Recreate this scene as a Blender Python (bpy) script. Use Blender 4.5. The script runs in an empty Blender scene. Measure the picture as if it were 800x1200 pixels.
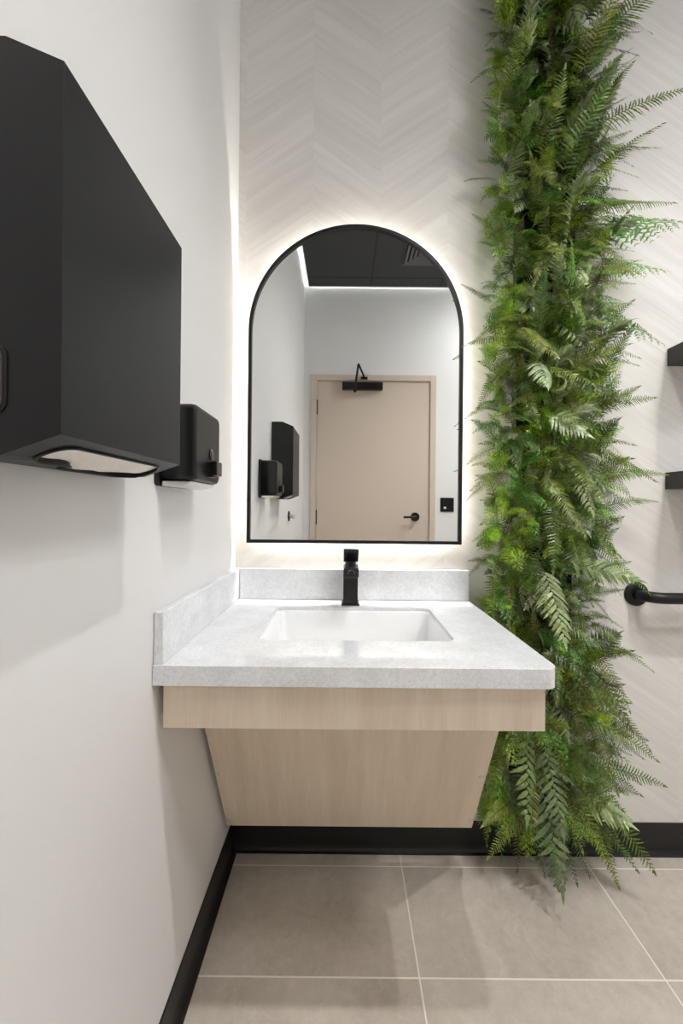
import bpy, bmesh, math, random
import numpy as np
from mathutils import Vector, Matrix
C = bpy.context.scene.collection
PI = math.pi
R = math.radians

# ------------------------------------------------------------------ materials
def srgb(r, g, b):
    f = lambda c: (c/255/12.92) if c/255 <= .04045 else ((c/255+.055)/1.055)**2.4
    return (f(r), f(g), f(b), 1)

class NT:
    def __init__(s, name):
        s.m = bpy.data.materials.new(name); s.m.use_nodes = True
        s.t = s.m.node_tree; s.t.nodes.clear()
        s.out = s.t.nodes.new('ShaderNodeOutputMaterial')
    def n(s, typ, **k):
        nd = s.t.nodes.new('ShaderNode'+typ)
        for a, v in k.items(): setattr(nd, a, v)
        return nd
    def l(s, a, b): s.t.links.new(a, b)
    def put(s, sock, v):
        if isinstance(v, bpy.types.NodeSocket): s.l(v, sock)
        else: sock.default_value = v
    def math(s, op, a, b=0.0, c=None):
        nd = s.n('Math', operation=op); s.put(nd.inputs[0], a); s.put(nd.inputs[1], b)
        if c is not None: s.put(nd.inputs[2], c)
        return nd.outputs[0]
    def mix(s, f, a, b, mode='MIX'):
        nd = s.n('Mix', data_type='RGBA', blend_type=mode)
        s.put(nd.inputs[0], f); s.put(nd.inputs[6], a); s.put(nd.inputs[7], b)
        return nd.outputs[2]
    def noise(s, vec, scale, detail=4, rough=.55):
        nd = s.n('TexNoise'); s.l(vec, nd.inputs['Vector'])
        nd.inputs['Scale'].default_value = scale; nd.inputs['Detail'].default_value = detail
        nd.inputs['Roughness'].default_value = rough
        return nd.outputs[0]
    def ramp(s, f, lo, hi, a, b):
        nd = s.n('ValToRGB'); s.l(f, nd.inputs[0])
        e = nd.color_ramp.elements
        e[0].position = lo; e[0].color = a; e[1].position = hi; e[1].color = b
        return nd.outputs[0]
    def xyz(s, x, y, z):
        nd = s.n('CombineXYZ'); s.put(nd.inputs[0], x); s.put(nd.inputs[1], y); s.put(nd.inputs[2], z)
        return nd.outputs[0]
    def bsdf(s, col, rough=.5, metal=0, spec=.5, bump=None, bstr=.1, bdist=.001, coat=0, coat_r=.05):
        p = s.n('BsdfPrincipled')
        s.put(p.inputs['Base Color'], col); s.put(p.inputs['Roughness'], rough)
        p.inputs['Metallic'].default_value = metal; p.inputs['Specular IOR Level'].default_value = spec
        p.inputs['Coat Weight'].default_value = coat; p.inputs['Coat Roughness'].default_value = coat_r
        if bump is not None:
            b = s.n('Bump'); b.inputs['Strength'].default_value = bstr; b.inputs['Distance'].default_value = bdist
            s.l(bump, b.inputs['Height']); s.l(b.outputs[0], p.inputs['Normal'])
        s.l(p.outputs[0], s.out.inputs[0])
        return s.m
    def geo(s): return s.n('NewGeometry').outputs['Position']
    def sep(s, v):
        nd = s.n('SeparateXYZ'); s.l(v, nd.inputs[0]); return nd.outputs

def plain(name, col, rough=.5, metal=0, spec=.5, nscale=60, var=.06, bstr=.05, bdist=.0005, coat=0):
    t = NT(name); p = t.geo(); n = t.noise(p, nscale, 3)
    c0 = tuple(c*(1-var) for c in col[:3])+(1,); c1 = tuple(min(1, c*(1+var)) for c in col[:3])+(1,)
    return t.bsdf(t.ramp(n, .3, .7, c0, c1), rough, metal, spec, bump=n, bstr=bstr, bdist=bdist, coat=coat)

def emis(name, col, strength):
    t = NT(name); e = t.n('Emission'); e.inputs[0].default_value = col; e.inputs[1].default_value = strength
    t.l(e.outputs[0], t.out.inputs[0]); return t.m

M = {}
M['paint'] = plain('white_wall_paint', (.745, .743, .745, 1), .38, spec=.35, nscale=260, var=.006, bstr=.06, bdist=.0004)
M['black'] = plain('matte_black_powder_coat', (.005, .0053, .006, 1), .40, spec=.38, nscale=500, var=.1, bstr=.08, bdist=.0002)
M['towelblack'] = plain('satin_black_metal', (.0085, .009, .0105, 1), .42, spec=.32, nscale=500, var=.08, bstr=.06, bdist=.0002)
M['softblack'] = plain('soft_black_enamel', (.006, .006, .0065, 1), .34, spec=.35, nscale=300, var=.1)
M['fixture'] = plain('black_faucet_finish', (.008, .008, .008, 1), .28, spec=.5, nscale=300, var=.1)
M['shelf'] = plain('espresso_black_shelf', (.022, .018, .016, 1), .45, nscale=200, var=.2)
M['base'] = plain('black_rubber_base', (.008, .0075, .007, 1), .42, spec=.4, nscale=120, var=.15)
M['steel'] = plain('brushed_steel', (.68, .66, .63, 1), .35, metal=1, nscale=300, var=.08)
M['chrome'] = plain('polished_chrome', (.8, .8, .8, 1), .12, metal=1, nscale=100, var=.02)
M['porcelain'] = plain('white_porcelain', (.87, .885, .90, 1), .12, spec=.5, nscale=40, var=.01, bstr=.0, coat=.4)
M['paper'] = plain('white_paper', (.88, .85, .82, 1), .9, spec=.1, nscale=150, var=.05, bstr=.2, bdist=.001)
M['doorpaint'] = plain('taupe_door_paint', srgb(203, 188, 175), .4, spec=.3, nscale=90, var=.01)
M['ceil'] = None
M['vent'] = plain('dark_grey_vent', (.11, .11, .11, 1), .45, nscale=100)
M['trimwhite'] = plain('grey_trim', (.4, .4, .4, 1), .5, nscale=100)
M['silver'] = plain('mirror_silver', (.90, .915, .905, 1), .0, metal=1, nscale=3, var=.002, bstr=0)
M['led'] = emis('mirror_led', (1, .93, .83, 1), 46)
M['cove'] = emis('cove_led', (.99, .99, .99, 1), 8)
M['spot'] = emis('downlight_lens', (1, .98, .955, 1), 640)
M['fill'] = emis('fill_light_diffuser', (1, .985, .965, 1), 17)  # glow of the added fill lamp, not a known fixture

def mk_chevron():
    t = NT('chevron_wallpaper'); p = t.sep(t.geo()); x, z = p[0], p[2]
    per = .2325; slope = .67
    # right of the fern strip the paper starts on another drop
    right = t.math('GREATER_THAN', x, .70)
    xs = t.math('SUBTRACT', x, t.math('MULTIPLY', right, .1160))
    u = t.math('ADD', xs, .351+per*4)              # valley at -.351
    tri = t.math('PINGPONG', u, per)
    col = t.math('FLOOR', t.math('DIVIDE', u, per))
    v = t.math('SUBTRACT', z, t.math('MULTIPLY', tri, slope))
    v = t.math('ADD', v, t.math('MULTIPLY', t.math('MODULO', col, 2.0), .035))
    pl = t.math('FLOOR', t.math('DIVIDE', v, .108))
    vec = t.xyz(t.math('MULTIPLY', tri, 1.6), t.math('MULTIPLY', v, 38.0), t.math('ADD', t.math('MULTIPLY', col, 3.7), t.math('MULTIPLY', pl, 1.3)))
    n1 = t.noise(vec, 1.0, 5, .62)
    vec2 = t.xyz(t.math('MULTIPLY', tri, 6.0), t.math('MULTIPLY', v, 260.0), col)
    n2 = t.noise(vec2, 1.0, 3, .6)
    wn = t.n('TexWhiteNoise', noise_dimensions='2D'); t.l(t.xyz(col, pl, 0), wn.inputs[0])
    f = t.math('ADD', t.math('MULTIPLY', n1, .68), t.math('ADD', t.math('MULTIPLY', n2, .45), t.math('MULTIPLY', wn.outputs[0], .10)))
    c = t.ramp(f, .42, .84, (.655, .632, .605, 1), (.80, .785, .765, 1))
    return t.bsdf(c, .5, spec=.3, bump=n2, bstr=.08, bdist=.0005)
M['chevron'] = mk_chevron()

def mk_floor():
    t = NT('floor_tile'); P = t.geo(); p = t.sep(P); x, y = p[0], p[1]
    TX, TY = .620, .303
    ux = t.math('DIVIDE', t.math('ADD', x, -.200+TX*20), TX); uy = t.math('DIVIDE', t.math('ADD', y, .062+TY*20), TY)
    fx = t.math('ABSOLUTE', t.math('SUBTRACT', t.math('FRACT', ux), .5)); fy = t.math('ABSOLUTE', t.math('SUBTRACT', t.math('FRACT', uy), .5))
    g = t.math('MAXIMUM', t.math('GREATER_THAN', fx, .5-.0019/TX), t.math('GREATER_THAN', fy, .5-.0019/TY))
    wn = t.n('TexWhiteNoise', noise_dimensions='2D'); t.l(t.xyz(t.math('FLOOR', ux), t.math('FLOOR', uy), 0), wn.inputs[0])
    off = t.n('VectorMath', operation='ADD'); t.l(P, off.inputs[0]); t.l(t.xyz(t.math('MULTIPLY', wn.outputs[0], 9.0), 0, 0), off.inputs[1])
    q = off.outputs[0]
    n1 = t.noise(q, 3.2, 8, .62); n2 = t.noise(q, 34, 6, .7); n3 = t.noise(q, 260, 2, .5)
    f = t.math('ADD', t.math('MULTIPLY', n1, .65), t.math('ADD', t.math('MULTIPLY', n2, .35), t.math('MULTIPLY', n3, .12)))
    c = t.ramp(f, .40, .74, srgb(170, 161, 150), srgb(207, 199, 188))
    # thin chalky veins
    vo = t.n('TexNoise'); t.l(q, vo.inputs[0]); vo.inputs['Scale'].default_value = 5; vo.inputs['Detail'].default_value = 9; vo.inputs['Distortion'].default_value = 1.2
    vein = t.math('SUBTRACT', 1.0, t.math('MULTIPLY', t.math('ABSOLUTE', t.math('SUBTRACT', vo.outputs[0], .5)), 60.0))
    c = t.mix(t.math('MULTIPLY', t.math('MAXIMUM', vein, 0.0), .22), c, srgb(214, 206, 196))
    c = t.mix(g, c, srgb(236, 230, 220))
    h = t.math('SUBTRACT', t.math('MULTIPLY', n2, .3), g)
    return t.bsdf(c, .42, spec=.4, bump=h, bstr=.35, bdist=.0012)
M['floor'] = mk_floor()

def mk_ceiling():
    t = NT('black_ceiling_tile'); P = t.geo(); p = t.sep(P); x, y = p[0], p[1]
    TX = TY = .61
    ux = t.math('DIVIDE', t.math('ADD', x, -.217+TX*20), TX); uy = t.math('DIVIDE', t.math('ADD', y, 2.049+TY*20), TY)
    fx = t.math('ABSOLUTE', t.math('SUBTRACT', t.math('FRACT', ux), .5)); fy = t.math('ABSOLUTE', t.math('SUBTRACT', t.math('FRACT', uy), .5))
    g = t.math('MAXIMUM', t.math('GREATER_THAN', fx, .5-.007/TX), t.math('GREATER_THAN', fy, .5-.010/TY))
    n = t.noise(P, 300, 3)
    c = t.ramp(n, .35, .65, (.040, .041, .042, 1), (.055, .056, .057, 1))
    c = t.mix(g, c, (.022, .022, .022, 1))
    return t.bsdf(c, .6, spec=.3, bump=n, bstr=.2, bdist=.001)
M['ceil'] = mk_ceiling()

def mk_quartz():
    t = NT('white_quartz'); P = t.geo()
    n1 = t.noise(P, 14, 6, .65); n2 = t.noise(P, 170, 4, .7); n3 = t.noise(P, 420, 2, .6)
    f = t.math('ADD', t.math('MULTIPLY', n1, .35), t.math('ADD', t.math('MULTIPLY', n2, .45), t.math('MULTIPLY', n3, .25)))
    c = t.ramp(f, .40, .62, (.62, .64, .665, 1), (.82, .84, .87, 1))
    sp = t.ramp(t.noise(P, 240, 2, .5), .70, .76, (0, 0, 0, 1), (1, 1, 1, 1))
    c = t.mix(t.math('MULTIPLY', sp, .65), c, (.38, .39, .41, 1))
    return t.bsdf(c, .09, spec=.55, coat=.3, coat_r=.04)
M['quartz'] = mk_quartz()

def mk_wood():
    t = NT('pale_wood_laminate'); P = t.sep(t.geo())
    a = t.math('ADD', P[0], t.math('MULTIPLY', P[1], .0))
    n1 = t.noise(t.xyz(t.math('MULTIPLY', a, 420.0), 0, t.math('MULTIPLY', P[2], 9.0)), 1, 4, .65)
    n2 = t.noise(t.xyz(t.math('MULTIPLY', a, 16.0), 3, t.math('MULTIPLY', P[2], 1.6)), 1, 4, .6)
    f = t.math('ADD', t.math('MULTIPLY', n1, .45), t.math('MULTIPLY', n2, .65))
    c = t.ramp(f, .36, .74, srgb(209, 193, 172), srgb(234, 221, 203))
    return t.bsdf(c, .5, spec=.3, bump=n1, bstr=.08, bdist=.0004)
M['wood'] = mk_wood()

def mk_leaf():
    t = NT('fern_leaf'); at = t.n('Attribute', attribute_name='tint')
    n = t.noise(t.geo(), 90, 3)
    c = t.mix(1.0, at.outputs['Color'], t.ramp(n, .3, .7, (.68, .68, .68, 1), (1.2, 1.2, 1.2, 1)), 'MULTIPLY')
    p = t.n('BsdfPrincipled'); t.l(c, p.inputs['Base Color']); p.inputs['Roughness'].default_value = .36; p.inputs['Specular IOR Level'].default_value = .35
    tr = t.n('BsdfTranslucent'); t.l(c, tr.inputs[0])
    mx = t.n('MixShader'); mx.inputs[0].default_value = .12
    t.l(p.outputs[0], mx.inputs[1]); t.l(tr.outputs[0], mx.inputs[2]); t.l(mx.outputs[0], t.out.inputs[0])
    return t.m
M['leaf'] = mk_leaf()
M['moss'] = plain('dark_moss_backing', (.012, .022, .008, 1), .9, spec=.1, nscale=80, var=.5, bstr=.8, bdist=.01)

# ------------------------------------------------------------------ helpers
def link(name, me, mat=None, parent=None, smooth=False, loc=None):
    o = bpy.data.objects.new(name, me); C.objects.link(o)
    if mat: me.materials.append(mat)
    if smooth:
        for f in me.polygons: f.use_smooth = True
    if parent: o.parent = parent
    if loc: o.location = loc
    return o
def obj(name, bm, mat=None, parent=None, smooth=False, bevel=0, seg=2):
    bmesh.ops.recalc_face_normals(bm, faces=bm.faces)
    me = bpy.data.meshes.new(name); bm.to_mesh(me); bm.free()
    o = link(name, me, mat, parent, smooth)
    if parent is not None:       # geometry is given in world coordinates
        o.matrix_parent_inverse = Matrix.Translation(-parent.location)
    if bevel:
        b = o.modifiers.new('bevel', 'BEVEL'); b.width = bevel; b.segments = seg; b.limit_method = 'ANGLE'; b.angle_limit = R(35)
        b.harden_normals = False
        for f in me.polygons: f.use_smooth = True
        for e in me.edges: pass
        w = o.modifiers.new('wn', 'WEIGHTED_NORMAL'); w.keep_sharp = True
    return o
def thing(name, label, cat, loc=(0, 0, 0), group=None):
    o = bpy.data.objects.new(name, None); C.objects.link(o); o.location = loc; o.empty_display_size = .05
    o['label'] = label; o['category'] = cat
    if group: o['group'] = group
    return o
def struct(name, bm, mat, bevel=0, parent=None):
    o = obj(name, bm, mat, parent, bevel=bevel)
    if parent is None: o['kind'] = 'structure'
    return o
def box(bm, x0, x1, y0, y1, z0, z1):
    v = [bm.verts.new((x, y, z)) for x in (x0, x1) for y in (y0, y1) for z in (z0, z1)]
    for f in ((0, 1, 3, 2), (4, 6, 7, 5), (0, 4, 5, 1), (2, 3, 7, 6), (0, 2, 6, 4), (1, 5, 7, 3)):
        bm.faces.new([v[i] for i in f])
    return bm
def nb(*b):
    bm = bmesh.new()
    for k in b: box(bm, *k)
    return bm
def prism(bm, pts, fn, a, b):
    """closed outline pts (2d) swept from a to b, fn(p, t) -> 3d"""
    A = [bm.verts.new(fn(p, a)) for p in pts]; B = [bm.verts.new(fn(p, b)) for p in pts]
    bm.faces.new(A); bm.faces.new(B[::-1]); n = len(pts)
    for i in range(n): bm.faces.new([A[i], B[i], B[(i+1) % n], A[(i+1) % n]])
    return bm
def cyl(bm, c, ax, r, h, seg=32, r2=None):
    ax = Vector(ax).normalized(); q = ax.to_track_quat('Z', 'Y').to_matrix().to_4x4()
    m = Matrix.Translation(Vector(c)+ax*h/2) @ q
    bmesh.ops.create_cone(bm, cap_ends=True, segments=seg, radius1=r, radius2=r if r2 is None else r2, depth=h, matrix=m)
    return bm
def tube(bm, pts, r, seg=20, caps=True):
    pts = [Vector(p) for p in pts]; rings = []
    up = None
    for i, p in enumerate(pts):
        t = (pts[min(i+1, len(pts)-1)]-pts[max(i-1, 0)]).normalized()
        if up is None: up = t.orthogonal().normalized()
        up = (up-t*up.dot(t)).normalized(); s = t.cross(up)
        rings.append([bm.verts.new(p+up*r*math.cos(a)+s*r*math.sin(a)) for a in [2*PI*k/seg for k in range(seg)]])
    for a, b in zip(rings, rings[1:]):
        for k in range(seg): bm.faces.new([a[k], a[(k+1) % seg], b[(k+1) % seg], b[k]])
    if caps: bm.faces.new(rings[0][::-1]); bm.faces.new(rings[-1])
    return bm
def loft(bm, rings, cap0=False, cap1=False):
    V = [[bm.verts.new(p) for p in r] for r in rings]; n = len(V[0])
    for a, b in zip(V, V[1:]):
        for k in range(n): bm.faces.new([a[k], a[(k+1) % n], b[(k+1) % n], b[k]])
    if cap0: bm.faces.new(V[0][::-1])
    if cap1: bm.faces.new(V[-1])
    return bm
def rrect(x0, x1, y0, y1, r, seg=6):
    out = []
    for cx, cy, a0 in ((x1-r, y1-r, 0), (x0+r, y1-r, 90), (x0+r, y0+r, 180), (x1-r, y0+r, 270)):
        for k in range(seg+1):
            a = R(a0+90*k/seg); out.append((cx+r*math.cos(a), cy+r*math.sin(a)))
    return out

# ------------------------------------------------------------------ room
XL, XR, YB, YR, ZT = -.376, 1.95, 0.0, -2.224, 3.42
CZ = 3.15                                   # underside of the dropped ceiling
H = 1.182                                   # eye height
struct('floor', nb((XL-.1, XR+.1, YR-.1, YB+.1, -.1, 0)), M['floor'])
struct('wall_back', nb((XL-.1, XR+.1, YB, YB+.1, 0, ZT)), M['chevron'])
struct('wall_left', nb((XL-.1, XL, YR, YB, 0, ZT)), M['paint'])
struct('wall_right', nb((XR, XR+.1, YR, YB, 0, ZT)), M['paint'])
DX0, DX1, DZ = -.255, .757, 2.320           # door leaf
FW = .052
struct('wall_rear', nb((XL-.1, DX0-.004, YR-.1, YR, 0, ZT), (DX1+.004, XR+.1, YR-.1, YR, 0, ZT), (DX0-.004, DX1+.004, YR-.1, YR, DZ+.004, ZT)), M['paint'])
G = .045
SPOTS = ((.60, -1.02), (1.29, -1.02))
bm = bmesh.new(); hr = .060; levels = []
for z in (CZ, CZ+.02):
    es = []; loops = []
    for pts in [[(XL+G, YR+G), (XR-G, YR+G), (XR-G, YB-G), (XL+G, YB-G)]]+[[(a+hr*math.cos(2*PI*k/40), b+hr*math.sin(2*PI*k/40)) for k in range(40)] for a, b in SPOTS]:
        vs = [bm.verts.new((p[0], p[1], z)) for p in pts]; loops.append(vs)
        es += [bm.edges.new((vs[i], vs[(i+1) % len(vs)])) for i in range(len(vs))]
    bmesh.ops.triangle_fill(bm, edges=es, use_beauty=True); levels.append(loops)
for a, b in zip(*levels):
    for i in range(len(a)): bm.faces.new([a[i], a[(i+1) % len(a)], b[(i+1) % len(a)], b[i]])
struct('ceiling', bm, M['ceil'])
struct('ceiling_slab', nb((XL-.1, XR+.1, YR-.1, YB+.1, ZT, ZT+.1)), M['paint'])
struct('trim_1', nb((XL+G-.006, XL+G, YR+G, YB-G, CZ-.004, CZ+.03), (XR-G, XR-G+.006, YR+G, YB-G, CZ-.004, CZ+.03),
                    (XL+G-.006, XR-G+.006, YR+G-.006, YR+G, CZ-.004, CZ+.03), (XL+G-.006, XR-G+.006, YB-G, YB-G+.006, CZ-.004, CZ+.03)), M['trimwhite'])
# baseboards with a cove toe
def base_profile():
    return [(0, .104), (.0045, .104), (.0050, .022), (.0075, .012), (.0125, .005), (.0195, .0025), (.0195, 0), (0, 0)]
bm = prism(bmesh.new(), base_profile(), lambda p, t: (t, YB-p[0], p[1]), XL, XR); struct('baseboard_back', bm, M['base'])
bm = prism(bmesh.new(), base_profile(), lambda p, t: (XL+p[0], t, p[1]), YR, YB-.0055); struct('baseboard_left', bm, M['base'])
bm = prism(bmesh.new(), base_profile(), lambda p, t: (XR-p[0], t, p[1]), YR, YB-.0055); struct('baseboard_right', bm, M['base'])
bm = prism(bmesh.new(), base_profile(), lambda p, t: (t, YR+p[0], p[1]), DX1+FW+.004, XR-.006); struct('baseboard_rear', bm, M['base'])

# door in the rear wall, seen in the mirror
d = struct('door_1', nb((DX0-.002, DX1+.002, YR-.045, YR-.001, .008, DZ+.002)), M['doorpaint'])
bm = nb((DX0-.004-FW, DX0-.004, YR-.02, YR+.014, 0, DZ+.004+FW), (DX1+.004, DX1+.004+FW, YR-.02, YR+.014, 0, DZ+.004+FW),
        (DX0-.004, DX1+.004, YR-.02, YR+.014, DZ+.004, DZ+.004+FW))
obj('door_frame', bm, M['doorpaint'], d, bevel=.003)
for zc in (2.085, 1.095, .25):
    bm = nb((DX0-.008, DX0+.006, YR-.006, YR-.001, zc-.065, zc+.065)); cyl(bm, (DX0-.001, YR+.004, zc-.065), (0, 0, 1), .007, .13, 16)
    obj('hinge', bm, M['softblack'], d)
bm = cyl(bmesh.new(), (.635, YR-.006, 1.105), (0, 1, 0), .040, .012, 40)
cyl(bm, (.635, YR+.004, 1.105), (0, 1, 0), .014, .045, 20)
pts = [(.635, YR+.045, 1.105), (.605, YR+.050, 1.105), (.57, YR+.050, 1.105), (.525, YR+.046, 1.103)]
tube(bm, pts, .0105, 14); obj('door_handle', bm, M['softblack'], d, bevel=.0015)
obj('strike_plate', nb((DX1-.006, DX1+.004, YR-.006, YR-.002, 1.045, 1.165)), M['softblack'], d)
cl = obj('door_closer', nb((-.030, .330, YR-.006, YR+.050, 2.238, 2.300)), M['softblack'], d, bevel=.004)
bm = tube(bmesh.new(), [(.085, YR+.052, 2.225), (.090, YR+.058, 2.30), (.110, YR+.10, 2.44)], .0095, 10)
tube(bm, [(.110, YR+.105, 2.44), (.150, YR+.05, 2.375), (.165, YR+.022, 2.345)], .0085, 10)
cyl(bm, (.083, YR+.046, 2.222), (0, 1, 0), .016, .02, 16)
box(bm, .135, .195, YR+.012, YR+.030, 2.334, 2.352)
obj('closer_arm', bm, M['softblack'], cl)

# ------------------------------------------------------------------ things on the rear wall / ceiling / left wall seen in the mirror
t = thing('light_switch', 'black square double light switch plate beside the taupe door', 'light switch', (.92, YR, 1.218))
obj('cover_plate', nb((.860, .982, YR, YR+.007, 1.155, 1.280)), M['softblack'], t, bevel=.002)
obj('toggle', nb((.888, .910, YR+.007, YR+.013, 1.18, 1.250)), M['softblack'], t, bevel=.001)
obj('toggle', nb((.934, .956, YR+.007, YR+.013, 1.18, 1.250)), M['softblack'], t, bevel=.001)
o = obj('label_sticker', nb((.889, .911, YR+.013, YR+.0136, 1.181, 1.199)), plain('white_sticker', (.8, .8, .78, 1), .6), t); o['label'] = 'small white square mark'

t = thing('robe_hook', 'small round dark robe hook on the white left wall', 'hook', (XL, -1.34, 1.122))
bm = cyl(bmesh.new(), (XL, -1.34, 1.122), (1, 0, 0), .034, .008, 32); obj('wall_plate', bm, M['softblack'], t, bevel=.0015)
bm = cyl(bmesh.new(), (XL+.007, -1.34, 1.122), (1, 0, 0), .011, .022, 24); cyl(bm, (XL+.026, -1.34, 1.122), (1, 0, 0), .019, .016, 24)
obj('knob', bm, M['steel'], t, bevel=.002)

vx0, vx1, vy0, vy1 = .430, .750, -1.875, -1.555
t = thing('ceiling_vent', 'square dark grey air diffuser with concentric vanes in the black ceiling', 'vent', ((vx0+vx1)/2, (vy0+vy1)/2, CZ))
def sqring(bm, x0, x1, y0, y1, w, za, zb):
    A = [(x0, y0), (x1, y0), (x1, y1), (x0, y1)]; B = [(x0+w, y0+w), (x1-w, y0+w), (x1-w, y1-w), (x0+w, y1-w)]
    for zo in (0, .002):
        va = [bm.verts.new((p[0], p[1], za+zo)) for p in A]; vb = [bm.verts.new((p[0], p[1], zb+zo)) for p in B]
        for i in range(4): bm.faces.new([va[i], va[(i+1) % 4], vb[(i+1) % 4], vb[i]])
    return bm
obj('outer_frame', sqring(bmesh.new(), vx0, vx1, vy0, vy1, .022, CZ-.004, CZ-.007), plain('vent_frame', (.045, .045, .045, 1), .4), t)
for k in range(4):
    s = .03+k*.032
    obj('vane', sqring(bmesh.new(), vx0+s, vx1-s, vy0+s, vy1-s, .020, CZ-.016+.002*k, CZ-.003), M['vent'], t)
obj('backing_plate', nb((vx0+.02, vx1-.02, vy0+.02, vy1-.02, CZ-.002, CZ-.0005)), plain('vent_dark', (.01, .01, .01, 1), .7), t)

def downlight(x, y, label):
    t = thing('downlight', label, 'ceiling light', (x, y, CZ), 'recessed downlights in the black ceiling')
    bm = bmesh.new(); n = 40
    rings = [[(x+r*math.cos(2*PI*k/n), y+r*math.sin(2*PI*k/n), z) for k in range(n)] for r, z in
             ((.070, CZ-.0005), (.070, CZ-.004), (.057, CZ-.005), (.054, CZ+.002), (.040, CZ+.062), (.0, CZ+.064))]
    loft(bm, rings[:-1]); obj('baffle', bm, M['softblack'], t)
    obj('lens', cyl(bmesh.new(), (x, y, CZ+.058), (0, 0, 1), .028, .003, 40), M['spot'], t)
    obj('housing', cyl(bmesh.new(), (x, y, CZ+.0625), (0, 0, 1), .059, .05, 40), M['softblack'], t)
downlight(.60, -1.02, 'round recessed downlight nearest the vanity in the black ceiling')
downlight(1.29, -1.02, 'round recessed downlight nearest the right wall in the black ceiling')

# LED strips laid on top of the dropped ceiling round its edge: they wash down the walls through the gap; exact layout added for brightness
def cove(name, b, label):
    o = obj(name, nb(b), M['cove']); o['label'] = label; o['category'] = 'light strip'; o['group'] = 'cove light strips above the ceiling edge'
fxx, fyy = 1.50, -1.50  # unseen lamp added as soft fill to brighten the lower room
t = thing('added_fill_light', 'round flush ceiling light with white diffuser, added near the right wall', 'ceiling light', (fxx, fyy, CZ))
obj('rim', cyl(bmesh.new(), (fxx, fyy, CZ-.030), (0, 0, 1), .205, .029, 56), M['softblack'], t, bevel=.003)
obj('diffuser', cyl(bmesh.new(), (fxx, fyy, CZ-.048), (0, 0, 1), .175, .018, 56, .190), M['fill'], t, bevel=.004)
cove('cove_light', (XL+G+.03, XR-G-.03, YR+G+.012, YR+G+.030, CZ+.035, CZ+.043), 'cove light strip above the ceiling edge over the door wall')
cove('cove_light', (XL+G+.012, XL+G+.030, YR+G+.05, YB-G-.05, CZ+.035, CZ+.043), 'cove light strip above the ceiling edge along the left wall')
cove('cove_light', (XR-G-.030, XR-G-.012, YR+G+.05, YB-G-.05, CZ+.035, CZ+.043), 'cove light strip above the ceiling edge along the right wall')
cove('cove_light', (XL+G+.05, XR-G-.05, YB-G-.030, YB-G-.012, CZ+.035, CZ+.043), 'cove light strip above the ceiling edge along the chevron wall')

# ------------------------------------------------------------------ arched backlit mirror
mx, mw, mz0, mz1 = .033, .3595, 1.062, 2.130
def arch(off, n=48):
    """outline of the mirror shrunk by off: list of (x, z)"""
    w = mw-off; zc = mz1-mw; pts = [(mx-w, mz0+off), (mx+w, mz0+off)]
    for k in range(n+1):
        a = PI*k/n; pts.append((mx+w*math.cos(a), zc+w*math.sin(a)))
    return pts
t = thing('arched_mirror', 'tall arched backlit mirror with thin black frame on the chevron wall', 'mirror', (mx, 0, mz0))
yb, yf = -.022, -.046
bm = bmesh.new()
ring = lambda off, y: [(p[0], y, p[1]) for p in arch(off)]
loft(bm, [ring(0, yb), ring(0, yf), ring(.0105, yf), ring(.0105, yb), ring(0, yb)])
bmesh.ops.remove_doubles(bm, verts=bm.verts, dist=1e-6)
obj('frame', bm, M['black'], t)
bm = bmesh.new(); loft(bm, [ring(.0105, -.0385), ring(.0105, -.0335)], True, True); obj('mirror_glass', bm, M['silver'], t)
bm = bmesh.new(); loft(bm, [ring(.010, -.0330), ring(.010, -.0225)], True, True); obj('back_panel', bm, M['black'], t)
bm = bmesh.new(); loft(bm, [ring(.034, -.0225), ring(.034, 0)], True, True); obj('mounting_box', bm, plain('white_box', (.7, .7, .7, 1), .6), t)
bm = bmesh.new(); loft(bm, [ring(.032, -.0125), ring(.032, -.0075), ring(.0335, -.0075), ring(.0335, -.0125), ring(.032, -.0125)])
bmesh.ops.remove_doubles(bm, verts=bm.verts, dist=1e-6); obj('light_strip', bm, M['led'], t)

# ------------------------------------------------------------------ vanity
hc, th = .868, .040
cx0, cx1, cyf = XL+.001, .428, -.578
t = thing('countertop', 'white speckled quartz vanity top with undermount opening and low splashes', 'countertop', (.03, 0, hc-th))
bm = bmesh.new()
rc = .026
outer = [(cx0, cyf), ] + [(cx1-rc+rc*math.sin(R(a)), cyf+rc-rc*math.cos(R(a))) for a in range(0, 91, 15)] + [(cx1, -.001), (cx0, -.001)]
sx0, sx1, sy0, sy1 = -.208, .268, -.422, -.120
hole = rrect(sx0, sx1, sy0, sy1, .028)
def loop(z, pts):
    vs = [bm.verts.new((p[0], p[1], z)) for p in pts]
    return vs, [bm.edges.new((vs[i], vs[(i+1) % len(vs)])) for i in range(len(vs))]
tt_ = .014
grow = lambda g: rrect(sx0-g, sx1+g, sy0-g, sy1+g, .028+g)
top = [loop(hc, outer), loop(hc, hole)]; bot = [loop(hc-th, outer), loop(hc-th, grow(.024))]
mid = [loop(hc-tt_, hole), loop(hc-tt_, grow(.024))]
for L in (top, bot): bmesh.ops.triangle_fill(bm, edges=L[0][1]+L[1][1], use_beauty=True)
for a, b in ((top[0], bot[0]), (top[1], mid[0]), (mid[0], mid[1]), (mid[1], bot[1])):
    n = len(a[0])
    for i in range(n): bm.faces.new([a[0][i], a[0][(i+1) % n], b[0][(i+1) % n], b[0][i]])
obj('top_slab', bm, M['quartz'], t, bevel=.0035, seg=3)
obj('backsplash', nb((XL+.021, cx1, -.021, -.001, hc, hc+.104)), M['quartz'], t, bevel=.002)
obj('side_splash', nb((cx0, XL+.020, cyf+.004, -.004, hc, hc+.104)), M['quartz'], t, bevel=.002)

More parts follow.
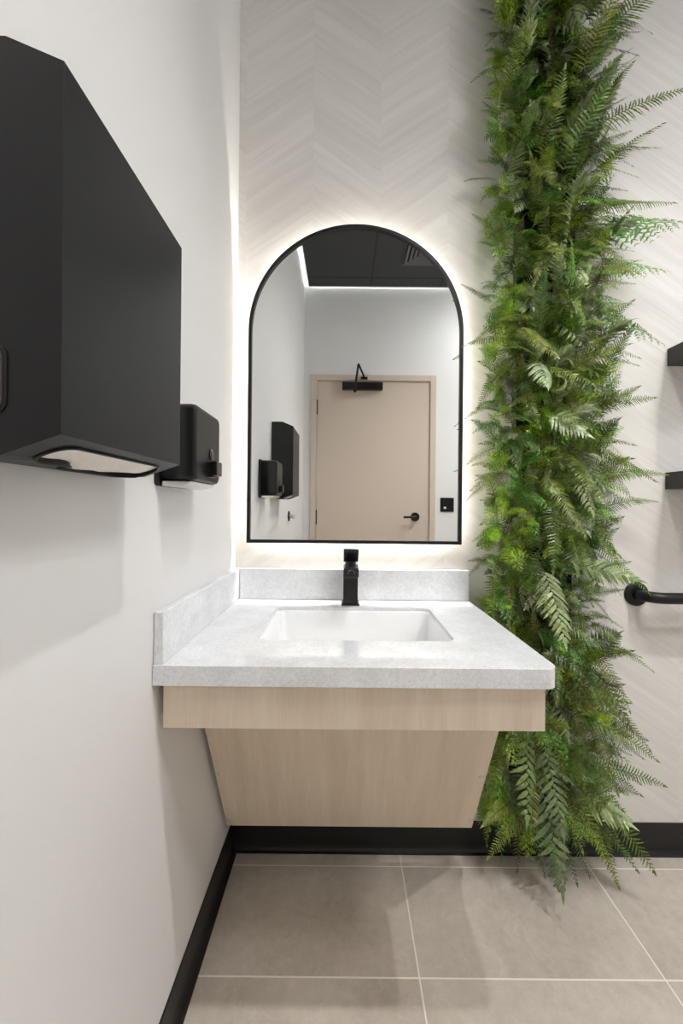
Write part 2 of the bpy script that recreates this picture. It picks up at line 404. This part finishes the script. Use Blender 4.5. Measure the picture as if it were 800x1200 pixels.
t = thing('sink', 'white rectangular undermount basin set below the quartz vanity top', 'sink', (.03, -.27, hc-.18))
bm = bmesh.new()
def rr(g, z, r): return [(p[0], p[1], z) for p in rrect(sx0+g, sx1-g, sy0+g, sy1-g, r, 8)]
e = .004
rings = [rr(-.018, hc-tt_-.0012, .04), rr(-e, hc-tt_-.0012, .032), rr(-e+.002, hc-tt_-.004, .032), rr(.004, hc-.10, .036), rr(.012, hc-.135, .045), rr(.030, hc-.150, .055), rr(.075, hc-.158, .06)]
loft(bm, rings)
bowl = [v for v in bm.verts if abs(v.co.z-(hc-.158)) < 1e-6]
# floor of the bowl closes on the drain
rings2 = [rr(.075, hc-.158, .06)]
n = len(rings2[0]); cxs, cys = (sx0+sx1)/2, (sy0+sy1)/2
circ = []
for p in rings2[0]:
    a = math.atan2(p[1]-cys, p[0]-cxs); circ.append((cxs+.024*math.cos(a), cys+.024*math.sin(a), hc-.164))
loft(bm, [rings2[0], circ], False, True)
bmesh.ops.remove_doubles(bm, verts=bm.verts, dist=1e-6)
s = obj('basin', bm, M['porcelain'], t, smooth=True)
sm = s.modifiers.new('sol', 'SOLIDIFY'); sm.thickness = .007; sm.offset = -1 if False else 1
bm = cyl(bmesh.new(), (cxs, cys, hc-.1635), (0, 0, 1), .022, .003, 32); cyl(bm, (cxs, cys, hc-.161), (0, 0, 1), .014, .004, 32)
obj('drain', bm, M['chrome'], t, bevel=.001)

fx, fy = .022, -.071
t = thing('faucet', 'matte black square single lever faucet behind the basin', 'faucet', (fx, fy, hc))
obj('base_plate', nb((fx-.029, fx+.029, fy-.029, fy+.029, hc, hc+.006)), M['fixture'], t, bevel=.0012)
obj('body', nb((fx-.0235, fx+.0235, fy-.0235, fy+.0235, hc+.006, hc+.127)), M['fixture'], t, bevel=.0015)
bm = prism(bmesh.new(), [(fy-.0235, hc+.086), (fy-.0235, hc+.1265), (fy-.116, hc+.134), (fy-.124, hc+.110)], lambda p, a: (a, p[0], p[1]), fx-.0225, fx+.0225)
sp = obj('spout', bm, M['fixture'], t, bevel=.0015)
q = Vector((0, -.90, -.44)).normalized()
bm = cyl(bmesh.new(), (fx, fy-.1195, hc+.1195), (0, -1, -.33), .0105, .0022, 32, .0100); o = obj('aerator', bm, M['chrome'], sp); o['label'] = 'bright round aerator ring'
bm = cyl(bmesh.new(), (fx, fy-.1203, hc+.1202), (0, -1, -.33), .0094, .0024, 32); obj('aerator_mesh', bm, M['fixture'], sp)
bm = cyl(bmesh.new(), (fx, fy, hc+.127), (0, 0, 1), .0175, .014, 32); obj('neck', bm, M['fixture'], t)
bm = prism(bmesh.new(), [(fy+.0235, hc+.141), (fy+.0235, hc+.178), (fy-.070, hc+.186), (fy-.074, hc+.176), (fy-.030, hc+.141)], lambda p, a: (a, p[0], p[1]), fx-.0235, fx+.0235)
obj('handle', bm, M['fixture'], t, bevel=.0015)

t = thing('vanity_base', 'pale wood laminate vanity apron with slanted knee panel under the quartz top', 'vanity', (.03, 0, .2))
ax0, ax1, ayf = -.361, .408, -.560
obj('apron', nb((ax0, ax1, ayf, ayf+.018, .735, hc-th-.001)), M['wood'], t, bevel=.0008)
for x in (ax0, ax1-.018):
    bm = prism(bmesh.new(), [(ayf+.018, hc-th-.001), (ayf+.018, .735), (-.395, .735), (-.16, .25), (-.001, .25), (-.001, hc-th-.001)] if False else
               [(ayf+.018, hc-th-.001), (ayf+.018, .737), (-.405, .737), (-.405, hc-th-.001)], lambda p, a: (a, p[0], p[1]), x+.002, x+.016)
    obj('side_rail', bm, M['wood'], t)
p0, p1 = Vector((0, -.118, .176)), Vector((0, -.414, .788))
dv = (p1-p0).normalized(); nv = Vector((0, -dv.z, dv.y))
if nv.y > 0: nv = -nv
nv = Vector((0, -abs(dv.z), -abs(dv.y)))
bm = prism(bmesh.new(), [(p0.y, p0.z), (p1.y, p1.z), (p1.y-nv.y*.018, p1.z-nv.z*.018), (p0.y-nv.y*.018, p0.z-nv.z*.018)], lambda p, a: (a, p[0], p[1]), -.361, .411)
kp = obj('knee_panel', bm, M['wood'], t, bevel=.0008)
for x, s_ in ((-.348, .27), (-.352, .045), (.398, .27), (.402, .045)):
    c = p0+dv*s_; c.x = x
    bm = cyl(bmesh.new(), c, nv, .0072, .0030, 20, .0055); cyl(bm, c+nv*.0018, nv, .0022, .0008, 12)
    obj('screw', bm, M['steel'], kp)
# ------------------------------------------------------------------ paper towel dispenser
ty0, ty1 = -1.34+.361, -1.34+.622
xf = -.265
t = thing('towel_dispenser', 'large matte black paper towel cabinet mounted on the white left wall', 'towel dispenser', (XL, (ty0+ty1)/2, H+.05))
prof = [(XL, H+.046), (-.322, H+.046), (xf, H+.066), (xf, H+.414), (-.320, H+.437), (XL, H+.437)]
# cabinet shell, open underneath
bm = bmesh.new()
A = [bm.verts.new((p[0], ty0, p[1])) for p in prof]; B = [bm.verts.new((p[0], ty1, p[1])) for p in prof]
bm.faces.new(A); bm.faces.new(B[::-1])
for i in range(2, 6):
    j = (i+1) % 6; bm.faces.new([A[i], B[i], B[j], A[j]])
# bottom plate with a rounded slot: flat strip from (XL) to (-.322) then the slanted strip to the front edge
oy0, oy1 = ty0+.030, ty1-.018
def bz(x): return H+.046 if x <= -.322 else H+.046+(x+.322)/(xf+.322)*.020
def fillet(pts, r, seg=7):
    out = []; n = len(pts)
    for i, p in enumerate(pts):
        p = Vector(p); a = Vector(pts[i-1])-p; b = Vector(pts[(i+1) % n])-p
        rr_ = min(r[i], a.length*.49, b.length*.49); A_, B_ = p+a.normalized()*rr_, p+b.normalized()*rr_
        for k in range(seg+1):
            u = k/seg; q_ = A_*(1-u)**2+p*2*u*(1-u)+B_*u*u; out.append((q_.x, q_.y))
    return out
slot = fillet([(-.281, oy0), (-.281, oy1), (-.357, oy1), (-.357, oy0+.085), (-.322, oy0+.070), (-.322, oy0)], [.03, .03, .03, .014, .014, .02])
ol = [(XL, ty0), (-.322, ty0), (xf, ty0), (xf, ty1), (-.322, ty1), (XL, ty1)]
def lp(pts, existing=None):
    vs = existing or [bm.verts.new((p[0], p[1], bz(p[0]))) for p in pts]
    es = []
    for i in range(len(vs)):
        a, b = vs[i], vs[(i+1) % len(vs)]
        es.append(bm.edges.get((a, b)) or bm.edges.new((a, b)))
    return vs, es
oe = lp(ol, [A[0], A[1], A[2], B[2], B[1], B[0]]); se = lp(slot)
bmesh.ops.triangle_fill(bm, edges=oe[1]+se[1], use_beauty=True)
# slot lip turned up into the cabinet
up = [bm.verts.new((v.co.x, v.co.y, v.co.z+.012)) for v in se[0]]
for i in range(len(up)):
    j = (i+1) % len(up); bm.faces.new([se[0][i], se[0][j], up[j], up[i]])
cab = obj('cabinet', bm, M['towelblack'], t, bevel=.0012)
# rolled rim around the slot
tube_pts = [(p[0], p[1], bz(p[0])-.001) for p in slot]; tube_pts.append(tube_pts[0])
bm = tube(bmesh.new(), tube_pts, .0018, 8, False); obj('slot_rim', bm, M['towelblack'], t, smooth=True)
# lock recess on the near side
sl = rrect(-.3415, -.3165, H+.096, H+.152, .011, 6) if False else rrect(-.343, -.3150, H+.084, H+.150, .0125, 8)
bm = prism(bmesh.new(), sl, lambda p, a: (p[0], a, p[1]), ty0-.0012, ty0+.004); obj('sight_slot', bm, M['softblack'], t)
bm = prism(bmesh.new(), rrect(-.340, -.3185, H+.088, H+.146, .010, 8), lambda p, a: (p[0], a, p[1]), ty0-.0018, ty0-.0010)
o = obj('slot_window', bm, plain('bronze_window', (.030, .024, .020, 1), .3), t)
# folded towels lying in the slot
t2 = thing('paper_towels', 'white folded paper towels showing in the underside slot of the black cabinet', 'paper towels', (-.32, (ty0+ty1)/2, H+.06))
def wavy(z0, y0, y1, x0, x1, amp, seed, thick):
    bm = bmesh.new(); rnd = random.Random(seed); nx, ny = 14, 40
    ph = [rnd.uniform(0, 6) for _ in range(6)]
    g = []
    for i in range(nx+1):
        row = []
        for j in range(ny+1):
            u, v = i/nx, j/ny; x = x0+(x1-x0)*u; y = y0+(y1-y0)*v
            sag = math.sin(PI*v)**.6*math.sin(PI*u)**.7
            z = z0+(bz(x)-H-.046)*.9 - amp*sag + .0012*math.sin(9*v+ph[0]+3*u)+.0010*math.sin(23*v+ph[1]-6*u)+.002*abs(math.sin(4*v+ph[2]))*(u-.4)
            row.append(bm.verts.new((x, y, z)))
        g.append(row)
    for i in range(nx):
        for j in range(ny): bm.faces.new([g[i][j], g[i+1][j], g[i+1][j+1], g[i][j+1]])
    return bm
for k, (z0, a, b, am) in enumerate(((H+.0515, oy0-.004, oy1-.001, .0010), (H+.060, oy0-.004, oy1-.001, .001), (H+.068, oy0-.003, oy1-.001, .001))):
    o = obj('towel_sheet', wavy(z0, a, b, -.360+.001*k, -.279, am, k, .001), M['paper'], t2, smooth=True)
    sm = o.modifiers.new('s', 'SOLIDIFY'); sm.thickness = .0012

# ------------------------------------------------------------------ soap dispenser
s0, s1 = -1.34+.764, -1.34+.917
sxf = -.295
t = thing('soap_dispenser', 'smaller black soap dispenser with push button on the white left wall', 'soap dispenser', (XL, (s0+s1)/2, H+.045))
bm = prism(bmesh.new(), rrect(s0-.001, s1+.001, H+.040, H+.209, .010, 5), lambda p, a: (a, p[0], p[1]), XL, XL+.010); obj('back_plate', bm, M['softblack'], t, bevel=.001)
bm = bmesh.new()
def srr(g, x, r): return [(x, p[0], p[1]) for p in rrect(s0+g, s1-g, H+.050+g, H+.206-g, r, 6)]
loft(bm, [srr(.001, XL+.010, .012), srr(.001, sxf-.012, .012), srr(.002, sxf-.005, .013), srr(.0045, sxf-.0015, .013), srr(.009, sxf, .013)], True, True)
o = obj('tank', bm, M['black'], t, smooth=True); w = o.modifiers.new('wn', 'WEIGHTED_NORMAL')
bm = prism(bmesh.new(), [(XL+.012, H+.0505), (sxf-.010, H+.0505), (sxf-.016, H+.044), (XL+.04, H+.038), (XL+.012, H+.040)], lambda p, a: (p[0], a, p[1]), s0+.006, s1-.006)
o = obj('bottom_plate', bm, M['steel'], t, bevel=.002); o['label'] = 'bare metal bottom plate'
yc = s1-.063
bm = cyl(bmesh.new(), (sxf-.001, yc, H+.1135), (1, 0, 0), .0125, .0032, 32); o = obj('sight_window', bm, M['fixture'], t, bevel=.0008)
bm = cyl(bmesh.new(), (sxf+.001, yc, H+.1135), (1, 0, 0), .0085, .0024, 24); obj('window_lens', bm, plain('dark_bronze', (.12, .09, .09, 1), .15), t)
bm = nb((sxf-.001, sxf+.010, yc-.016, yc+.016, H+.064, H+.097)); obj('button_collar', bm, M['softblack'], t, bevel=.0015)
bm = nb((sxf+.009, sxf+.019, yc-.018, yc+.018, H+.067, H+.098)); obj('push_button', bm, M['fixture'], t, bevel=.002)

# ------------------------------------------------------------------ grab bar and shelves
gx, gz = 1.010, .894
t = thing('grab_bar', 'black round grab bar with wall flange right of the ferns', 'grab bar', (gx, 0, gz))
bm = bmesh.new(); n = 40
prof = [(.0, .0), (.0415, .0), (.0415, -.004), (.038, -.0085), (.024, -.011), (.0, -.011)]
loft(bm, [[(gx+r*math.cos(2*PI*k/n), y, gz+r*math.sin(2*PI*k/n)) for k in range(n)] for r, y in prof[1:-1]], True, True)
obj('flange', bm, M['black'], t, smooth=True).modifiers.new('wn', 'WEIGHTED_NORMAL')
r = .050; pts = [(gx, -.008, gz), (gx, -.018, gz)]
pts += [(gx+r-r*math.cos(R(a)), -.018-r*math.sin(R(a)), gz) for a in range(10, 91, 10)]
xe = 1.80
pts += [(xe-r, -.018-r, gz)] + [(xe-r+r*math.sin(R(a)), -.018-r*math.cos(R(a)), gz) for a in range(10, 91, 10)] + [(xe, -.008, gz)]
bm = tube(bmesh.new(), pts, .0185, 28); obj('rail', bm, M['black'], t, smooth=True)
bm = bmesh.new()
loft(bm, [[(xe+r_*math.cos(2*PI*k/n), y, gz+r_*math.sin(2*PI*k/n)) for k in range(n)] for r_, y in prof[1:-1]], True, True)
obj('flange', bm, M['black'], t, smooth=True).modifiers.new('wn', 'WEIGHTED_NORMAL')
for nm, x, z0, z1, lab in (('floating_shelf', 1.110, 1.682, 1.741, 'upper dark floating shelf at the right edge on the chevron wall'),
                           ('floating_shelf', 1.107, 1.256, 1.314, 'lower dark floating shelf at the right edge above the grab bar')):
    o = obj(nm, nb((x, 1.72, -.20, -.0005, z0, z1)), M['shelf'], bevel=.0012); o['label'] = lab; o['category'] = 'shelf'; o['group'] = 'dark floating shelves'

# ------------------------------------------------------------------ fern strip
rng = np.random.default_rng(11)
TINTS = {
 'sword':   [(.090, .140, .025), (.115, .175, .030), (.150, .200, .045), (.085, .155, .045), (.170, .200, .050)],
 'lime':    [(.26, .42, .035), (.33, .48, .045), (.20, .36, .035), (.15, .34, .05)],
 'lace':    [(.085, .20, .045), (.12, .27, .06), (.07, .16, .055), (.14, .23, .035)],
 'grey':    [(.20, .25, .17), (.26, .32, .22), (.13, .17, .12), (.17, .24, .12)],
 'silver':  [(.34, .42, .32), (.28, .36, .28)],
 'plum':    [(.060, .065, .045), (.085, .080, .060)],
}
class Acc:
    def __init__(s): s.v = []; s.f = []; s.c = []; s.n = 0
    def add(s, v, f, col, per=0):
        c = np.tile(np.array([*col, 1.0]), (len(v), 1))
        if per:
            k = len(v)//per; c[:, :3] *= np.repeat(rng.uniform(.68, 1.30, k), per)[:, None]
        s.v.append(v); s.f.append(f+s.n); s.c.append(c); s.n += len(v)
    def mesh(s, name):
        V = np.concatenate(s.v).astype(np.float32); F = np.concatenate(s.f).astype(np.int32); Cc = np.concatenate(s.c).astype(np.float32)
        me = bpy.data.meshes.new(name)
        me.vertices.add(len(V)); me.vertices.foreach_set('co', V.ravel())
        me.loops.add(F.size); me.loops.foreach_set('vertex_index', F.ravel())
        me.polygons.add(len(F)); me.polygons.foreach_set('loop_start', np.arange(0, F.size, 4, dtype=np.int32))
        me.polygons.foreach_set('loop_total', np.full(len(F), 4, dtype=np.int32))
        at = me.color_attributes.new('tint', 'FLOAT_COLOR', 'POINT'); at.data.foreach_set('color', Cc.ravel())
        me.update(calc_edges=True); me.validate()
        return me

def unit(a): return a/(np.linalg.norm(a, axis=-1, keepdims=True)+1e-9)
def strip_leaves(P, T, S, N, L, W, prof, curl=.0, seg=4, saw=0.0):
    """many leaflets at once. P base points (k,3), T leaf direction, S across, N normal, L length (k), W width (k)."""
    k = len(P); us = np.linspace(0, 1, seg+1)
    v = np.zeros((k, seg+1, 2, 3))
    for i, u in enumerate(us):
        c = P + T*(L*u)[:, None] - N*(curl*L*u*u)[:, None]
        w = prof(u)*W/2
        if saw and i % 2: w = w*(1-saw)
        v[:, i, 0] = c - S*w[:, None] + N*(w*.25)[:, None]; v[:, i, 1] = c + S*w[:, None] + N*(w*.25)[:, None]
    idx = np.arange(k*(seg+1)*2).reshape(k, seg+1, 2)
    f = np.stack([idx[:, :-1, 0], idx[:, :-1, 1], idx[:, 1:, 1], idx[:, 1:, 0]], -1).reshape(-1, 4)
    v = v.reshape(-1, 3); v[:, 1] = np.minimum(v[:, 1], -.004); return v, f

def frond(acc, base, d, nrm, L, kind, col, droop=.5, wscale=1.0):
    """a fern frond: rachis curve with pinnae on both sides"""
    d = unit(np.array(d, float)); nrm = np.array(nrm, float); g = np.array([0, 0, -1.0])
    m = 24; s = np.linspace(0, 1, m)
    side_b = rng.uniform(-.25, .25); nn = unit(nrm-d*nrm.dot(d)); sd = np.cross(d, nn)
    pc = base + L*(np.outer(s, d) + np.outer(s**2, g)*droop*.5 + np.outer(s**2, sd)*side_b*.5)
    t = unit(np.gradient(pc, axis=0)); nn = unit(nrm - t*(t@nrm)[:, None]); sd = np.cross(t, nn)
    def at(u):
        i = np.clip(u*(m-1), 0, m-1.001); a = i.astype(int); f = (i-a)[:, None]
        lp_ = lambda A: A[a]*(1-f)+A[a+1]*f
        return lp_(pc), unit(lp_(t)), unit(lp_(nn)), unit(lp_(sd))
    # rachis
    r0 = .0011 if kind != 'grey' else .0009
    w = r0*(1-.75*s); V = np.stack([pc-sd*w[:, None]+nn*.0006, pc+sd*w[:, None]+nn*.0006], 1).reshape(-1, 3); V[:, 1] = np.minimum(V[:, 1], -.004)
    idx = np.arange(m*2).reshape(m, 2); F = np.stack([idx[:-1, 0], idx[:-1, 1], idx[1:, 1], idx[1:, 0]], -1)
    rc = {'sword': (.045, .032, .015), 'lime': (.20, .28, .05), 'lace': (.09, .12, .04), 'grey': (.13, .15, .09), 'silver': (.3, .34, .25), 'plum': (.06, .04, .03)}[kind]
    acc.add(V, F, rc)
    if kind in ('sword', 'plum'):
        n = int(rng.integers(24, 32)); u = np.linspace(.06, .985, n); fw = R(rng.uniform(62, 76)); wmax = L*rng.uniform(.17, .23)*wscale
        lw = lambda u: np.minimum(1, .55+u*2.2)*(1-u)**.62*1.12+.03
        width = L/n*1.0; pr = lambda q: .68*(1-q)**.6*(.85+.3*math.sin(q*PI)); seg = 6; saw = .42; curl = rng.uniform(.05, .3)
    elif kind == 'grey' or kind == 'silver':
        n = int(rng.integers(10, 15)); u = np.linspace(.10, .97, n); fw = R(rng.uniform(46, 60)); wmax = L*rng.uniform(.26, .36)*wscale
        lw = lambda u: (.6+.6*np.sin(np.minimum(u*1.3, 1)*PI*.8))*(1-u)**.4+.08
        width = L/n*.68; pr = lambda q: math.sin(PI*min(1, .12+q*.88))**.7*(1-.3*q)+.03; seg = 6; saw = 0; curl = rng.uniform(.2, .6)
    if kind in ('sword', 'plum', 'grey', 'silver'):
        for sg in (-1, 1):
            uu = u + (.5/n if sg > 0 else 0); uu = np.clip(uu, 0, .995)
            p, tt, n_, s_ = at(uu)
            fa = fw*(1-.25*uu) + rng.normal(0, .06, len(uu))
            dr = unit(tt*np.cos(fa)[:, None]+sg*s_*np.sin(fa)[:, None]); ac = np.cross(dr, n_)
            tw = rng.normal(0, .18, len(uu))[:, None]; n2 = unit(n_+ac*tw); ac = np.cross(dr, n2)
            LL = wmax*lw(uu)*rng.uniform(.88, 1.08, len(uu))
            v, f = strip_leaves(p, dr, ac, n2, LL, np.full(len(uu), width)*np.minimum(1, .5+LL/wmax), pr, curl, seg, saw)
            acc.add(v, f, np.array(col)*rng.uniform(.9, 1.12), (seg+1)*2)
        # end leaflet
        p, tt, n_, s_ = at(np.array([.97]))
        v, f = strip_leaves(p, tt, s_, n_, np.array([L*.07 if kind in ('sword', 'plum') else L*.2]), np.array([width]), lambda q: (1-q)**.7, .1, 3)
        acc.add(v, f, col)
    else:   # twice divided fronds
        n = int(rng.integers(8, 11)); u = np.linspace(.10, .95, n); wmax = L*(rng.uniform(.36, .48) if kind == 'lime' else rng.uniform(.28, .40))*wscale
        fw = R(rng.uniform(50, 64))
        for sg in (-1, 1):
            uu = np.clip(u+(.5/n if sg > 0 else 0), 0, .99); p, tt, n_, s_ = at(uu)
            fa = fw*(1-.3*uu)+rng.normal(0, .08, n)
            dr = unit(tt*np.cos(fa)[:, None]+sg*s_*np.sin(fa)[:, None]-n_*.10); ac = np.cross(dr, n_)
            LL = wmax*((1-uu)**.85*1.05+.05)*rng.uniform(.85, 1.1, n)
            v, f = strip_leaves(p, dr, ac, n_, LL, np.full(n, .0016), lambda q: 1-.6*q, .15, 3); acc.add(v, f, np.array(col)*.85)
            k = 5; q = np.linspace(.10, .97, k)
            for s2 in (-1, 1):
                P = (p[:, None]+dr[:, None]*(LL[:, None]*q)[..., None]-n_[:, None]*(.15*LL[:, None]*q**2)[..., None]).reshape(-1, 3)
                D = np.repeat(dr, k, 0); A = np.repeat(ac, k, 0); NN = np.repeat(n_, k, 0)
                ang = rng.normal(.95, .12, n*k)[:, None]
                dd = unit(D*np.cos(ang)+s2*A*np.sin(ang)+NN*rng.normal(0, .15, (n*k, 1))); aa = np.cross(dd, NN)
                l2 = np.repeat(LL, k)*.31*np.tile((1-q)**.5+.25, n)
                v, f = strip_leaves(P, dd, aa, NN, l2, l2*.36, lambda z: (.55, 1.0, .85, .25)[int(round(z*3))], .15, 3)
                acc.add(v, f, np.array(col)*rng.uniform(.92, 1.1), 8)

PX0, PX1, PZ0, PZ1 = .490, .828, .20, 3.10
plan = []
def pick_kind(x, z):
    lb = max(0, 1-(x-PX0)/.14)                     # the lime fern is thickest towards the left edge
    p = np.array([.33-.10*lb, .15+.20*lb, .26, .17-.06*lb, .035, .10-.04*lb]); p /= p.sum()
    return ['sword', 'lime', 'lace', 'grey', 'silver', 'plum'][rng.choice(6, p=p)]
NR, NCOL = 100, 14
for i in range(NR):
    for j in range(NCOL):
        x = PX0+(PX1-PX0)*(j+.5+rng.uniform(-.5, .5))/NCOL; z = PZ0+(PZ1-PZ0)*(i+.5+rng.uniform(-.5, .5))/NR
        plan.append((x, z))
def dirfor(x, z, layer):
    e = (x-(PX0+PX1)/2)/((PX1-PX0)/2)              # -1 left edge .. 1 right edge
    a = rng.uniform(0, 2*PI)
    v = np.array([math.cos(a)*.62+e*.62, 0, math.sin(a)*.62])
    v[2] += rng.normal(.02, .15)
    if z < .45: v[2] -= .7*(1-(z-.2)/.25)
    out = -rng.uniform(.30, .75) if layer else -rng.uniform(.12, .5)
    v[1] = out
    return unit(v)
records = []
for (x, z) in plan:
    layer = rng.random() < .6
    d = dirfor(x, z, layer)
    kind = pick_kind(x, z)
    L = {'sword': rng.uniform(.15, .24), 'lime': rng.uniform(.09, .15), 'lace': rng.uniform(.10, .17), 'grey': rng.uniform(.11, .17), 'silver': rng.uniform(.08, .12), 'plum': rng.uniform(.13, .18)}[kind]
    e = abs((x-(PX0+PX1)/2)/((PX1-PX0)/2)); outw = max(0, d[0]*np.sign(x-(PX0+PX1)/2))
    L *= 1-.38*e*outw*(1.15 if x < .66 else .55)
    if kind in ('grey', 'silver') and x < .58: L *= .75
    if .76 < z < 1.04 and x > .66: L *= .62
    y = -rng.uniform(.03, .075)
    droop = rng.uniform(.15, .9)
    if z < .40: L = min(L*1.05, (z-.05)*.95+.05); droop = .5
    L = min(L, (z-.03)/max(.05, -d[2]+.5*droop)) if z < .5 else L
    nrm = unit(np.array([d[0]*.5+rng.normal(0, .3), -1.0, .55+rng.normal(0, .3)]))
    c = np.array(TINTS[kind][rng.integers(len(TINTS[kind]))])*rng.uniform(.78, 1.55)*(1, 1, .66)
    records.append(dict(base=np.array([x, y, z]), d=d, nrm=nrm, L=L, kind=kind, col=c, droop=droop))
# long fronds that make the outline, read off the photo: (x, y, z) base, direction, length, kind
spec = [((.80, -.08, 2.70), (.75, -.25, .62), .30, 'sword'), ((.79, -.08, 2.42), (.85, -.2, .42), .30, 'sword'),
        ((.80, -.07, 2.17), (.95, -.2, .05), .24, 'sword'), ((.80, -.09, 2.08), (.95, -.25, .10), .26, 'lace'),
        ((.80, -.08, 1.98), (.95, -.22, -.12), .22, 'lace'), ((.80, -.09, 1.83), (.85, -.25, -.50), .22, 'lace'),
        ((.80, -.08, 1.52), (.97, -.2, .16), .19, 'sword'), ((.80, -.07, 1.38), (.95, -.2, -.3), .20, 'sword'),
        ((.82, -.08, 1.30), (.96, -.2, .12), .20, 'sword'), ((.78, -.07, .98), (.80, -.2, .25), .15, 'sword'),
        ((.78, -.09, .36), (.93, -.25, .12), .22, 'sword'), ((.74, -.10, .36), (.66, -.32, -.62), .29, 'sword'),
        ((.70, -.10, .34), (.48, -.42, -.80), .26, 'sword'), ((.62, -.12, .33), (.12, -.48, -.85), .23, 'grey'),
        ((.59, -.10, .47), (-.2, -.5, -.75), .20, 'grey'), ((.55, -.06, .43), (.85, -.5, .35), .17, 'lime'),
        ((.64, -.10, .44), (.05, -.55, -.75), .20, 'grey'), ((.80, -.09, .52), (.85, -.3, -.42), .20, 'sword'),
        ((.58, -.08, 1.70), (-.80, -.2, -.52), .15, 'sword'), ((.57, -.08, 1.78), (-.75, -.25, .10), .13, 'sword'),
        ((.56, -.06, 2.42), (-.75, -.2, .55), .16, 'sword'), ((.57, -.06, 1.24), (-.80, -.2, .45), .17, 'sword'),
        ((.56, -.06, 1.10), (-.85, -.2, -.18), .14, 'lace'), ((.68, -.10, 2.25), (.35, -.35, .85), .30, 'sword'),
        ((.62, -.10, 2.30), (.15, -.40, .85), .24, 'sword'), ((.61, -.09, 1.72), (-.10, -.45, .80), .22, 'sword'),
        ((.67, -.10, 1.22), (-.25, -.55, -.80), .24, 'sword'), ((.63, -.10, 1.30), (.30, -.55, -.70), .22, 'sword'),
        ((.63, -.11, 1.00), (.10, -.50, -.75), .20, 'grey'), ((.70, -.11, 1.02), (.55, -.45, -.10), .18, 'grey'),
        ((.68, -.11, 1.60), (.55, -.45, .45), .20, 'sword'), ((.60, -.11, 1.66), (-.05, -.50, -.45), .15, 'silver'),
        ((.63, -.11, 1.48), (.35, -.45, -.30), .14, 'silver'), ((.72, -.12, 1.90), (-.35, -.5, .35), .16, 'lime'),
        ((.73, -.12, 2.55), (.15, -.5, .75), .24, 'sword'), ((.61, -.10, 2.75), (.0, -.4, .85), .20, 'grey')]
front = []
for b, d, L, kind in spec:
    col = np.array(TINTS[kind][rng.integers(len(TINTS[kind]))])*1.25*np.array((1, 1, .72))
    front.append(dict(base=np.array(b), d=unit(np.array(d)), nrm=unit(np.array([d[0]*.2, -1, .35])), L=L, kind=kind, col=col, droop=.28))
# the outermost of the scattered ones join them as single fronds, up to 100 in all
def score(r):
    tip = r['base']+r['d']*r['L']; return -tip[1]*2.0+r['L']+(.05 if .2 < r['base'][2] < 2.75 else -9)
order = sorted(range(len(records)), key=lambda i: -score(records[i]))
single = set(order[:100-len(front)])
root = thing('fern_strip', 'tall vertical strip of mixed green artificial ferns on the chevron wall', 'green wall', ((PX0+PX1)/2, 0, .12))
def at_root(name, me, mat):
    o = link(name, me, mat, root); o.matrix_parent_inverse = Matrix.Translation(-root.location); return o
bm = bmesh.new()
ol = rrect(PX0+.085, PX1-.06, PZ0-.03, 3.14, .03, 4)
prism(bm, ol, lambda p, a: (p[0], a, p[1]), -.0005, -.034)
o = obj('backing_panel', bm, M['moss'], root)
def kwargs(r): return dict(base=r['base'], d=r['d'], nrm=r['nrm'], L=r['L'], kind=r['kind'], col=r['col'], droop=r['droop'])
KN = {'sword': 'sword_fern_frond', 'lime': 'lime_fern_frond', 'lace': 'lace_fern_frond', 'grey': 'grey_fern_frond', 'silver': 'silver_leaf_sprig', 'plum': 'dark_fern_frond'}
for r in front+[records[i] for i in sorted(single)]:
    a = Acc(); frond(a, **kwargs(r)); at_root(KN[r['kind']], a.mesh(KN[r['kind']]), M['leaf'])
acc = Acc()
for i, r in enumerate(records):
    if i not in single: frond(acc, **kwargs(r))
o = at_root('fern_foliage', acc.mesh('fern_foliage'), M['leaf']); o['kind'] = 'stuff'

# ------------------------------------------------------------------ camera, world, view
cam = bpy.data.cameras.new('camera'); co = bpy.data.objects.new('camera', cam); C.objects.link(co)
cam.sensor_fit = 'HORIZONTAL'; cam.sensor_width = 36; cam.lens = 454*36/800
cam.shift_x = -3.5/800; cam.shift_y = -5/800; cam.clip_start = .02
co.matrix_world = Matrix.Translation((0, -1.34, H)) @ Matrix.Rotation(PI/2, 4, 'X') @ Matrix.Rotation(R(.55), 4, 'Z')
sc = bpy.context.scene; sc.camera = co
w = bpy.data.worlds.new('world'); sc.world = w; w.use_nodes = True
w.node_tree.nodes['Background'].inputs[0].default_value = (.5, .5, .5, 1); w.node_tree.nodes['Background'].inputs[1].default_value = .2
sc.view_settings.view_transform = 'Standard'; sc.view_settings.look = 'None'; sc.view_settings.gamma = 1
sc.view_settings.use_curve_mapping = False; sc.view_settings.exposure = 2.1
sc.cycles.use_denoising = True; sc.cycles.use_adaptive_sampling = False; sc.cycles.denoising_prefilter = 'NONE'; sc.cycles.denoising_input_passes = 'RGB_ALBEDO_NORMAL'
sc.cycles.max_bounces = 12; sc.cycles.diffuse_bounces = 8; sc.cycles.glossy_bounces = 6
sc.cycles.sample_clamp_indirect = 6
